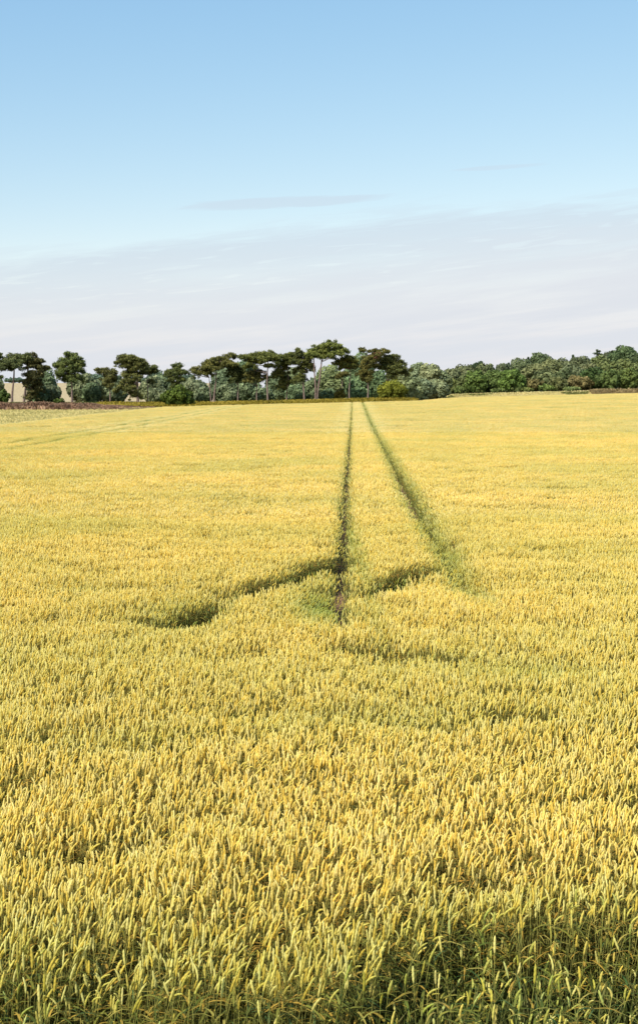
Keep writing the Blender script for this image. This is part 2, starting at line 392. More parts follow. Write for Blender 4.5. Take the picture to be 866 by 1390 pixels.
def build_wheat():
    rs = np.random.default_rng(11)
    protos = []          # list of Acc
    kinds = {}
    def reg(key, builders):
        kinds[key] = []
        for b in builders:
            A = Acc(); b(A); kinds[key].append(len(protos)); protos.append(A)
    reg('p0', [lambda A: wheat_plant(A, rs, 0) for _ in range(30)])
    def patch(A, lod, size, dens):
        n = int(size * size * dens)
        for _ in range(n):
            x, y = rs.uniform(-size / 2, size / 2, 2) * 1.04
            hs = 1 + 0.10 * (vnoise(x + A.o, y, 0.4, 3) - 0.5)
            wheat_plant(A, rs, lod, x, y, float(hs))
    def mk(lod, size, dens, o):
        def f(A): A.o = o; patch(A, lod, size, dens)
        return f
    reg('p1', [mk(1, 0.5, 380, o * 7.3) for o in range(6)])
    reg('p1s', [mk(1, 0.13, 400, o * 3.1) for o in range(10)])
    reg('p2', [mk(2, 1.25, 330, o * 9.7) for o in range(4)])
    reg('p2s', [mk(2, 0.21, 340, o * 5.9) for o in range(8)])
    P, PID, ROT, SCL, GRN, BRT = [], [], [], [], [], []
    def emit(x, y, key, h, g, tilt):
        n = len(x)
        if not n: return
        P.append(np.c_[x, y, ground_z(x, y) - 0.01]); ids = np.array(kinds[key]); PID.append(ids[RNG.integers(0, len(ids), n)])
        rz = RNG.normal(0, 0.6, n) if key == 'p0' else RNG.integers(0, 4, n) * (math.pi / 2) * (0 if key in ('p1', 'p2') else 1)
        w1 = (vnoise(x, y, 0.55, 21) - 0.5) * 0.20 + (vnoise(x, y, 2.2, 31) - 0.5) * 0.14; w2 = (vnoise(x, y, 0.6, 41) - 0.5) * 0.22
        kk = 1.0 if key == 'p0' else (0.35 if key in ('p1', 'p1s') else 0.0)
        ROT.append(np.c_[RNG.normal(0, tilt, n) + w1 * kk, RNG.normal(0, tilt, n) + w2 * kk, rz])
        w = RNG.uniform(0.92, 1.12, n); SCL.append(np.c_[w, w, h])
        GRN.append(g); BRT.append(RNG.uniform(0.90, 1.16, n) if key == 'p0' else RNG.uniform(1.03, 1.12, n))
    def halfw(y): return 0.30 * y + 2.2
    def grid(y0, y1, s, j):
        ys = np.arange(y0, y1, s); out = []
        for yy in ys:
            w = halfw(yy); xs = np.arange(-w, w + (0.04 * yy), s); out.append(np.c_[xs, np.full(len(xs), yy)])
        q = np.concatenate(out); q = q + RNG.uniform(-0.5, 0.5, q.shape) * s * j
        return q[:, 0], q[:, 1]
    # near: single plants, drilled in rows but ragged
    x, y = grid(6.0, 30, 0.0415, 1.7)
    h, g, k = field_props(x, y, RNG.normal(0, 1, len(x)))
    lod = RNG.random(len(x)); emit(x[k], y[k], 'p0', h[k], g[k], 0.06)
    # middle and far: small sheets of plants, cut finer along the gaps
    for (y0, y1, s, ss, kb, ks) in ((30, 92, 0.5, 0.13, 'p1', 'p1s'), (92, 300, 1.25, 0.2084, 'p2', 'p2s')):
        x, y = grid(y0 + s / 2, y1 + s / 2, s, 0.0)
        md = np.min([gp.dist(x, y) - gp.margin for gp in GAPS], axis=0)
        edge = np.minimum.reduce([far_edge(x) - y, x - left_edge(y)])
        md = np.minimum(md, np.where(edge > -s, edge, -edge + 9))
        big = md > s * 0.75
        h, g, k = field_props(x[big], y[big], np.zeros(big.sum())); emit(x[big][k], y[big][k], kb, h[k], g[k], 0.012)
        m = int(round(s / ss)); off = (np.arange(m) + 0.5) / m * s - s / 2
        ox, oy = np.meshgrid(off, off)
        x2 = (x[~big][:, None] + ox.ravel()[None]).ravel(); y2 = (y[~big][:, None] + oy.ravel()[None]).ravel()
        h, g, k = field_props(x2, y2, RNG.normal(0, 1, len(x2))); emit(x2[k], y2[k], ks, h[k], g[k], 0.03)
    P = np.concatenate(P); PID = np.concatenate(PID); npt = len(P)
    print('wheat points', npt)
    PV = np.concatenate([np.concatenate(A.v) for A in protos]); PC = np.concatenate([np.concatenate(A.c) for A in protos])
    pid = np.concatenate([np.full(A.n, i) for i, A in enumerate(protos)])
    F = []; off = 0
    for A in protos:
        F += [tuple(i + off for i in f) for f in A.f]; off += A.n
    z1 = np.zeros(off); z3 = np.zeros((off, 3))
    attrs = {
        'proto': ('INT', np.r_[pid, np.full(npt, -1)]), 'pick': ('INT', np.r_[np.full(off, -1), PID]),
        'rot': ('FLOAT_VECTOR', np.r_[z3, np.concatenate(ROT)]), 'scl': ('FLOAT_VECTOR', np.r_[z3, np.concatenate(SCL)]),
        'green': ('FLOAT', np.r_[z1, np.concatenate(GRN)]), 'bright': ('FLOAT', np.r_[z1, np.concatenate(BRT)]),
        'col': ('FLOAT_COLOR', np.c_[np.r_[PC, np.zeros((npt, 3))], np.ones(off + npt)]),
    }
    me = new_mesh('wheat_crop', np.r_[PV, P], F, [M_WHEAT], attrs)
    o = obj('wheat_crop', me); o['kind'] = 'stuff'; o['category'] = 'wheat'
    o['label'] = 'ripening golden wheat standing across the whole field around the tramlines'
    # geometry nodes: stand a plant (or a small sheet of plants) on every point
    ng = bpy.data.node_groups.new('stand_wheat', 'GeometryNodeTree')
    ng.interface.new_socket('Geometry', in_out='INPUT', socket_type='NodeSocketGeometry')
    ng.interface.new_socket('Geometry', in_out='OUTPUT', socket_type='NodeSocketGeometry')
    N, L = ng.nodes, ng.links
    gi = N.new('NodeGroupInput'); go = N.new('NodeGroupOutput'); join = N.new('GeometryNodeJoinGeometry')
    def named(nm, t):
        q = N.new('GeometryNodeInputNamedAttribute'); q.data_type = t; q.inputs['Name'].default_value = nm
        return q.outputs['Attribute']
    proto, pick, rot, scl = named('proto', 'INT'), named('pick', 'INT'), named('rot', 'FLOAT_VECTOR'), named('scl', 'FLOAT_VECTOR')
    def eq(sock, v):
        c = N.new('FunctionNodeCompare'); c.data_type = 'INT'; c.operation = 'EQUAL'
        L.new(sock, [s for s in c.inputs if s.type == 'INT' and s.enabled][0]); [s for s in c.inputs if s.type == 'INT' and s.enabled][1].default_value = v
        return c.outputs[0]
    e2r = N.new('FunctionNodeEulerToRotation'); L.new(rot, e2r.inputs[0])
    def sep(src, sel):
        s = N.new('GeometryNodeSeparateGeometry'); s.domain = 'POINT'; L.new(src, s.inputs['Geometry']); L.new(sel, s.inputs['Selection']); return s
    sp = sep(gi.outputs[0], eq(proto, -1))
    for i in range(len(protos)):
        s = sep(sp.outputs['Inverted'], eq(proto, i))
        ip = N.new('GeometryNodeInstanceOnPoints')
        L.new(sp.outputs['Selection'], ip.inputs['Points']); L.new(s.outputs['Selection'], ip.inputs['Instance'])
        L.new(eq(pick, i), ip.inputs['Selection']); L.new(e2r.outputs[0], ip.inputs['Rotation']); L.new(scl, ip.inputs['Scale'])
        L.new(ip.outputs[0], join.inputs[0])
    L.new(join.outputs[0], go.inputs[0])
    md = o.modifiers.new('stand_wheat', 'NODES'); md.node_group = ng
build_wheat()

# ---------------------------------------------------------------- foliage building blocks
def cards(cen, nrm, a, b, rng, shade):
    n = len(cen)
    nrm = nrm / (np.linalg.norm(nrm, axis=1)[:, None] + 1e-9)
    rnd = rng.normal(size=(n, 3)); u = np.cross(nrm, rnd); u /= np.linalg.norm(u, axis=1)[:, None] + 1e-9
    w = np.cross(nrm, u)
    a = a * rng.uniform(0.6, 1.35, n)[:, None]; b = b * rng.uniform(0.6, 1.35, n)[:, None]
    V = np.stack([cen - u * a, cen - w * b + u * a * 0.2, cen + u * a + nrm * a * 0.15, cen + w * b], 1).reshape(-1, 3)
    F = np.arange(4 * n).reshape(n, 4)
    return V, F, np.repeat(shade, 4)

def blob_cards(blobs, a, b, cover, rng, spread=0.55, under=1.0, fringe=0.0):
    """leaf clumps over a set of ellipsoid lobes: (x, y, z, rx, ry, rz)"""
    Vs, Fs, Ss = [], [], []; off = 0
    for (cx, cy, cz, rx, ry, rz) in blobs:
        area = 4 * math.pi * ((rx * ry) ** 1.6 / 3 + (rx * rz) ** 1.6 / 3 + (ry * rz) ** 1.6 / 3) ** (1 / 1.6)
        n = max(24, int(cover * area / (2 * a * b)))
        d = rng.normal(size=(n, 3)); d /= np.linalg.norm(d, axis=1)[:, None]
        if under < 1.0:
            kp = (d[:, 2] > -0.25) | (rng.random(n) < under); d = d[kp]; n = len(d)
        lump = 0.82 + 0.30 * vnoise(d[:, 0] * 2 + cx * 3.1, d[:, 1] * 2 + d[:, 2] * 2.3 + cz * 2.7, 0.55, cx % 7)
        rad = lump * np.where(rng.random(n) < 0.25, rng.uniform(0.45, 0.9, n), rng.uniform(0.88, 1.08, n))
        rad = np.where(rng.random(n) < fringe, rad * rng.uniform(1.05, 1.7, n), rad)
        p = d * rad[:, None] * np.array((rx, ry, rz)) + np.array((cx, cy, cz))
        nr = d / np.array((rx, ry, rz)); nr /= np.linalg.norm(nr, axis=1)[:, None]
        nr = nr + rng.normal(size=(n, 3)) * spread
        base = rng.uniform(0.30, 0.66)
        sh = np.clip(base + rng.normal(0, 0.10, n) + 0.20 * d[:, 2] + (lump - 0.97) * 1.5, 0, 1)  # painted shading: lobe tops and bulges lighter, undersides and hollows darker
        V, F, S = cards(p, nr, a, b, rng, sh)
        Vs.append(V); Fs.append(F + off); Ss.append(S); off += len(V)
    return np.concatenate(Vs), np.concatenate(Fs), np.concatenate(Ss)

def tubes(lines, sides=7):
    V, F, n = [], [], 0
    for pts, rad in lines:
        v, f, _ = sweep(pts, rad, sides, [np.zeros(3)] * len(pts), 1.0, True)
        V += v; F += [tuple(i + n for i in q) for q in f]; n += len(v)
    return V, F

def curve(p0, p1, n, bow, rng):
    p0, p1 = np.array(p0, float), np.array(p1, float); L = np.linalg.norm(p1 - p0)
    off = rng.normal(0, bow * L, 3); off[2] *= 0.3; off2 = rng.normal(0, bow * L * 0.5, 3)
    return [p0 + (p1 - p0) * t + off * math.sin(math.pi * t) + off2 * math.sin(2 * math.pi * t) for t in np.linspace(0, 1, n)]

# ---------------------------------------------------------------- pines (measured trunk and foliage plates)
def pine(label, Y, trunks, plates, seed, tint=(1, 1, 1), dead=None, group='pines in a row along the far edge of the field'):
    rng = np.random.default_rng(seed); s = Y / FPX
    px0 = trunks[0][0]; X0 = at_depth(px0, 540, Y)[0]; z0 = float(ground_z(X0, Y)) - 0.1
    t = thing('pine_tree', label, 'pine tree', (X0, Y, z0), group)
    def loc(px, py, dy=0.0):
        x, z = at_depth(px, py, Y); return np.array((x - X0, dy, z - z0))
    lines = []; tops = []
    for (pb, pt, yt, r) in trunks:
        base = np.array((at_depth(pb, 540, Y)[0] - X0, 0, -0.15)); top = loc(pt, yt)
        pts = curve(base, top, 9, 0.018, rng); rr = [r * (1 - 0.62 * k) * (1.25 if k == 0 else 1) for k in np.linspace(0, 1, 9)]
        lines.append((pts, rr)); tops.append(np.array(pts))
    V, F = tubes(lines, 8)
    obj('trunk', new_mesh('pine_trunk', V, F, [M_PBARK], None, True), t)
    blobs = []
    for (px, py, rx, ry) in plates:
        dy = rng.uniform(-0.6, 0.6) * rx * s
        c = loc(px, py, dy); w, hh = rx * s * 1.14, ry * s * 1.3
        best = min(((np.linalg.norm(q - c) + abs(q[2] - (c[2] - 0.9)) * 1.2, q) for tr in tops for q in tr[4:]), key=lambda e: e[0])[1]
        if np.linalg.norm(best - c) > 0.5:
            L = np.linalg.norm(c - best); pts = curve(best, c + np.array((0, 0, -hh * 0.3)), 6, 0.06, rng)
            V, F = tubes([(pts, [0.10 * (1 - 0.7 * k) for k in np.linspace(0, 1, 6)])], 5)
            obj('branch', new_mesh('pine_branch', V, F, [M_PBARK], None, True), t)
        # a plate is several ragged tufts side by side
        n = max(7, int(w * w * 6.5) + 5)
        for _ in range(n):
            a = rng.uniform(0, 6.28); q = math.sqrt(rng.random())
            ex, ey = math.cos(a) * q * w * 0.86, math.sin(a) * q * w * 0.80
            ez = hh * (0.70 * (1 - q * q) - 0.15) + rng.normal(0, 0.32 * hh)
            r = rng.uniform(0.20, 0.44) * min(1.0, 0.55 + w * 0.25)
            blobs.append((c[0] + ex, c[1] + ey, c[2] + ez, r * 1.35, r * 1.35, max(0.2, min(r * 0.85, hh * 0.7))))
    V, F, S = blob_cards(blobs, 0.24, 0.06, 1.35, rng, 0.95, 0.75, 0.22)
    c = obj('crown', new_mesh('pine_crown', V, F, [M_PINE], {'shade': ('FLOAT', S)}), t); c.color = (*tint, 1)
    if dead:
        blobs = []
        for (px, py, rx, ry) in dead:
            q = loc(px, py, -1.0)
            for _ in range(8):
                e = rng.normal(size=3) * np.array((rx * s, 0.5, ry * s)) * 0.45; r = rng.uniform(0.2, 0.36)
                blobs.append((*(q + e), r * 1.2, r * 1.2, r * 0.8))
        V, F, S = blob_cards(blobs, 0.18, 0.08, 1.3, rng, 0.8)
        d = obj('dead_foliage', new_mesh('dead_foliage', V, F, [M_DEAD], {'shade': ('FLOAT', S)}), t); d['label'] = 'rusty red dead foliage in the upper crown'
    return t

pine('dark pine cut by the left edge of the picture', 262, [(-6, -5, 486, .22)], [(-5, 484, 9, 5), (-8, 492, 12, 6), (-2, 500, 8, 5), (-4, 510, 8, 6)], 101, (.8, .85, .8))
pine('broad dark pine with bare pale trunk at the far left, above the brown bracken', 258, [(16, 18, 486, .24)],
     [(20, 485, 9, 4), (12, 490, 9, 5), (28, 488, 8, 5), (20, 495, 13, 5), (36, 484, 7, 3.5), (10, 500, 9, 4)], 102, (.75, .8, .8))
pine('bushy pine with brownish drooping foliage just left of the lone round-topped pine', 260, [(32, 38, 490, .26)],
     [(42, 484, 8, 4), (38, 491, 14, 5), (54, 491, 9, 4), (46, 499, 14, 5), (60, 501, 7, 3), (46, 509, 13, 5), (44, 519, 12, 6), (48, 530, 11, 7), (42, 540, 9, 6)], 103, (.85, .72, .72))
pine('lone pine with round domed crown and straight bare trunk, left of the field', 258, [(97.5, 96, 490, .21)],
     [(95, 485, 10, 5), (84, 491, 8, 4), (106, 490, 9, 4), (95, 494, 16, 5), (78, 497, 7, 3), (112, 496, 7, 3), (90, 504, 12, 4), (104, 503, 10, 4), (84, 510, 9, 4), (102, 514, 12, 5), (92, 514, 8, 5)], 104, (.85, .95, .8))
pine('small spreading pine with one spiky bough pointing left', 262, [(149.5, 149, 505, .16)],
     [(134, 502, 5, 2), (141, 505, 8, 4), (150, 507, 9, 5), (145, 514, 9, 5), (154, 516, 7, 5), (146, 524, 8, 6)], 105, (1.0, .9, .8))
pine('broad pine with tall layered crown and foliage hanging low, left of the dark bush', 256, [(187, 184, 488, .26)],
     [(173, 486, 11, 4), (182, 488, 10, 4), (164, 493, 9, 4), (178, 495, 16, 5), (192, 494, 10, 4), (187, 501, 14, 4), (174, 508, 10, 5), (170, 518, 11, 6), (177, 529, 11, 7), (164, 528, 9, 6), (184, 537, 9, 6), (187, 512, 7, 5)], 106, (.95, .9, .75))
pine('slim pine with small flat crown leaning against the broad layered pine', 260, [(200, 200.5, 502, .13)], [(203, 501, 11, 4), (208, 504, 6, 3), (196, 506, 7, 3), (205, 518, 4, 3)], 107, (.9, .9, .8))
pine('short pine with dark rounded crown standing directly behind the dark green bush', 260, [(239.5, 240, 502, .17)],
     [(240, 499, 7, 4), (232, 506, 9, 4), (248, 506, 8, 4), (240, 505, 11, 4), (235, 515, 8, 5), (246, 517, 8, 5), (238, 523, 7, 4)], 108, (.8, .85, .7))
pine('forked pine with wide crown sloping down to the left, right of the dark green bush', 257, [(290, 293, 493, .21), (287, 284, 512, .15)],
     [(313, 484, 9, 4), (301, 488, 10, 4), (288, 491, 10, 4), (278, 497, 9, 4), (300, 496, 15, 5), (265, 502, 6, 3), (288, 500, 13, 5), (268, 508, 8, 4), (281, 507, 9, 4), (312, 494, 9, 4)], 109, (.95, .85, .65))
pine('pine with compact black-green crown under the long flat canopy', 259, [(322.5, 323.5, 506, .16)],
     [(320, 501, 9, 4), (318, 508, 12, 5), (326, 507, 8, 5), (319, 516, 9, 5), (326, 513, 7, 4)], 110, (.6, .65, .6))
pine('low pine with dark brown-green crown between two taller bare trunks', 258, [(349, 348.5, 512, .15)],
     [(350, 506, 9, 4), (340, 511, 9, 4), (356, 513, 8, 5), (346, 516, 11, 4), (336, 518, 6, 3)], 111, (.85, .75, .6))
pine('tall pine with straight pink trunk carrying the long flat canopy', 256, [(364, 364, 490, .20)],
     [(364, 481, 9, 4), (350, 483, 12, 4), (336, 486, 10, 4), (378, 484, 11, 4), (365, 488, 15, 5), (390, 484, 7, 4), (346, 491, 10, 4), (340, 498, 8, 4), (366, 497, 8, 4)], 112, (.95, .95, .7))
pine('pine with two tiers of foliage and a thin shaded trunk', 259, [(389, 389.5, 496, .16)],
     [(392, 489, 9, 4), (400, 485, 9, 5), (382, 494, 8, 4), (383, 503, 11, 5), (376, 512, 8, 5), (388, 518, 11, 5), (382, 525, 8, 5)], 113, (.9, .85, .65))
pine('dark many-layered pine left of the tallest twin-trunked pine', 257, [(413, 412, 488, .20)],
     [(404, 478, 8, 4), (396, 484, 9, 4), (410, 486, 13, 5), (402, 492, 11, 5), (416, 496, 10, 4), (421, 501, 7, 4), (407, 503, 10, 4), (410, 513, 9, 4), (404, 517, 8, 4)], 114, (.8, .8, .65))
pine('tallest pine, two pale trunks under a broad umbrella crown, beside the wheel tracks', 255, [(427.5, 426, 488, .22), (430, 437, 482, .24)],
     [(450, 468, 11, 4), (441, 471, 10, 4), (458, 470, 7, 3), (430, 476, 10, 4), (444, 477, 15, 5), (462, 475, 10, 3.5), (468, 476, 5, 3), (424, 481, 9, 4), (440, 483, 14, 4), (456, 481, 11, 4), (420, 484, 5, 3)], 115, (1.15, 1.2, .85))
pine('pine with slanting crown and thin dark trunk, just left of the wheel tracks', 257, [(475, 475.5, 494, .15)],
     [(475, 487, 9, 4), (465, 491, 9, 4), (457, 494, 7, 3), (478, 494, 9, 5), (470, 498, 10, 4), (482, 499, 6, 4)], 116, (1.0, .95, .65))
pine('open ragged pine with rusty red patch in its crown, above the wheel tracks', 256, [(498.5, 500, 482, .17)],
     [(491, 476, 6, 2.5), (508, 477, 8, 3), (521, 477, 7, 3), (512, 483, 11, 4), (500, 490, 9, 4), (494, 497, 9, 4), (505, 497, 9, 4), (498, 505, 9, 4), (490, 508, 7, 3), (500, 514, 9, 4), (512, 488, 8, 4)], 117, (1.0, .85, .65),
     dead=[(513, 481, 4, 3), (511, 485, 4, 2)])
pine('rightmost dark pine with crown falling away to the right, over the yellow-green bush', 258, [(524.7, 525.5, 484, .18)],
     [(533, 484, 7, 4), (526, 490, 9, 5), (538, 491, 9, 5), (530, 497, 12, 5), (544, 497, 9, 4), (552, 502, 7, 4), (521, 499, 8, 6), (536, 504, 12, 5), (550, 507, 6, 4), (531, 511, 8, 4), (519, 491, 6, 5)], 118, (.75, .75, .6))
pine('leaning dead-looking pine stub with sparse foliage in the gap beside the slim dark trunk', 266, [(463, 466, 506, .14)], [(467, 508, 7, 2.5), (461, 512, 5, 2)], 119, (.9, .75, .6))

# ---------------------------------------------------------------- broadleaved trees and bushes
def leafy(name, label, cat, px, top, Y, wpx, mat, tint, seed, group=None, base_frac=0.1, lobes=22, card=0.30, cover=1.7, vert=1.0, flat=0.0, dpth=0.8, foliage='crown', stem='trunk'):
    rng = np.random.default_rng(seed)
    X, zt = at_depth(px, top, Y); z0 = float(ground_z(X, Y)) - 0.05
    H = max(1.2, zt - z0); Rw = wpx * 0.5 * Y / FPX
    t = thing(name, label, cat, (X, Y, z0), group)
    cz0 = H * base_frac; hc = (H - cz0) / 2; zc = cz0 + hc
    trunk_r = 0.035 * H + 0.05
    lines = [(curve((0, 0, -0.15), (0, 0, zc), 7, 0.02, rng), [trunk_r * (1 - 0.5 * k) for k in np.linspace(0, 1, 7)])]
    blobs = [(0, 0, zc, Rw * 0.72, Rw * 0.72 * dpth, hc * 0.74)]
    for i in range(lobes):
        u = (i + rng.random()) / lobes; ph = i * 2.39996 + rng.normal(0, 0.3)
        zz = 1 - 2 * u; q = math.sqrt(max(0, 1 - zz * zz))
        k = rng.uniform(0.58, 0.80)
        r = rng.uniform(0.24, 0.42)
        rr = min(Rw, hc) * r * 1.15
        c = (math.cos(ph) * q * Rw * k, math.sin(ph) * q * Rw * k * dpth, zc + zz * hc * k)
        blobs.append((*c, rr * 1.1, rr * 1.1, rr * (0.95 if vert == 1.0 else vert)))
        if i % 3 == 0: lines.append((curve((0, 0, zc * rng.uniform(0.5, 0.95)), c, 5, 0.06, rng), [trunk_r * 0.4 * (1 - 0.7 * k2) for k2 in np.linspace(0, 1, 5)]))
    V, F = tubes(lines, 6); obj(stem, new_mesh(stem, V, F, [M_BARK], None, True), t)
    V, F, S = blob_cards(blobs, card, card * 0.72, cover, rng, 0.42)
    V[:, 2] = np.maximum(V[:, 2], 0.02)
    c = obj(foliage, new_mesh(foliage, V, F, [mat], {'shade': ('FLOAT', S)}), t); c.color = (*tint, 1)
    return t

# field-edge bushes
leafy('bush', 'dark green rounded bush at the field edge, left of the forked pine', 'bush', 241, 525, 240, 46, M_GREEN, (.50, .66, .20), 201, base_frac=0.0, lobes=26, card=0.2, stem='stem', foliage='foliage')
leafy('bush', 'yellow-green bushy shrub at the field edge, right of the wheel tracks', 'bush', 532, 516, 246, 44, M_GREEN, (1.15, 1.12, .28), 202, base_frac=0.0, lobes=28, card=0.2, stem='stem', foliage='foliage')
leafy('bush', 'tiny dark green bush on the bracken bank under the lone round-topped pine', 'bush', 81, 541, 252, 18, M_GREEN, (.5, .65, .25), 203, base_frac=0.0, lobes=12, card=0.16, stem='stem', foliage='foliage')
leafy('bush', 'dark bush in the left corner of the tree line at the picture edge', 'bush', 4, 530, 262, 20, M_GREEN, (.45, .6, .3), 204, base_frac=0.0, lobes=14, card=0.2, stem='stem', foliage='foliage')
leafy('bush', 'ochre low shrub at the feet of the leaning pine stub', 'bush', 461, 527, 262, 16, M_GREEN, (1.1, .85, .35), 205, base_frac=0.0, lobes=14, card=0.2, stem='stem', foliage='foliage')

# pale sage willows behind the pines
SAGE = [  # px, top, depth, width, tint, label
    (-14, 512, 276, 40, (.8, .9, .8), 'grey-green willow at the left edge behind the cut-off pine'),
    (52, 522, 266, 24, (.7, .85, .7), 'low dark willow beside the drooping brownish pine'),
    (58, 505, 272, 34, (.72, .88, .74), 'grey-green willow right of the bushy brownish pine'),
    (70, 522, 268, 20, (.9, .95, .85), 'low pale willow beside the bare tan slope'),
    (113, 507, 272, 38, (.95, 1, .85), 'pale willow just right of the lone round-topped pine'),
    (124, 520, 266, 20, (.6, .75, .6), 'small darker willow beside the second tan patch'),
    (146, 511, 275, 34, (.9, 1, .85), 'pale willow behind the small spreading pine'),
    (160, 526, 268, 26, (.85, .95, .85), 'low willow under the spiky-boughed pine'),
    (205, 512, 272, 30, (.95, 1, .85), 'pale willow behind the slim flat-topped pine'),
    (222, 510, 276, 26, (.8, .95, .8), 'willow left of the short pine, above the dark bush'),
    (213, 527, 267, 24, (.95, 1, .9), 'low sage willow between the slim pine and the dark bush'),
    (262, 514, 274, 34, (.95, 1, .9), 'sage willow between the short pine and the forked pine'),
    (278, 526, 267, 28, (.9, 1, .9), 'low sage willow left of the forked trunks'),
    (308, 500, 275, 36, (.7, .85, .74), 'tall willow rising behind the compact black-green pine'),
    (306, 522, 267, 26, (.9, 1, .88), 'low willow right of the forked trunks'),
    (336, 514, 270, 30, (.8, .95, .82), 'willow between the compact pine and the low brownish pine'),
    (330, 490, 280, 34, (.65, .85, .7), 'tall blue-green willow under the left end of the long flat canopy'),
    (377, 505, 273, 30, (.8, .95, .8), 'willow right of the straight pink trunk'),
    (398, 499, 276, 30, (.9, 1, .75), 'light green willow between the two-tiered pine and the many-layered pine'),
    (357, 526, 266, 26, (.85, 1, .88), 'low willow left of the straight pink trunk'),
    (402, 524, 267, 26, (.75, .95, .78), 'low willow left of the many-layered pine trunk'),
    (423, 514, 269, 20, (.85, 1, .85), 'narrow willow against the left of the twin trunks'),
    (448, 499, 274, 36, (.95, 1.05, .75), 'light green willow right of the twin trunks'),
    (450, 528, 266, 26, (.65, .85, .7), 'low dark willow right of the twin trunks'),
    (490, 484, 282, 36, (.8, 1, .8), 'tall pale willow showing above the slanting pine'),
    (487, 509, 270, 30, (.75, 1, .75), 'green willow between the slanting pine and the ragged pine'),
    (488, 526, 265, 28, (.7, .95, .7), 'low green willow in line with the wheel tracks'),
    (513, 505, 271, 30, (.72, .95, .72), 'willow behind the red-patched ragged pine'),
    (546, 505, 268, 30, (1.05, 1.1, .85), 'pale yellow-grey willow rising behind the yellow-green shrub'),
    (563, 510, 266, 22, (.95, 1.05, .85), 'pale willow right of the yellow-green shrub'),
]
for i, (px, top, Y, w, tint, lab) in enumerate(SAGE):
    leafy('willow_tree', lab, 'willow tree', px, top, Y, w * 1.18, M_SAGE, tint, 300 + i, 'willows behind the pine row', 0.02, 24, 0.27, 1.6, 1.25)

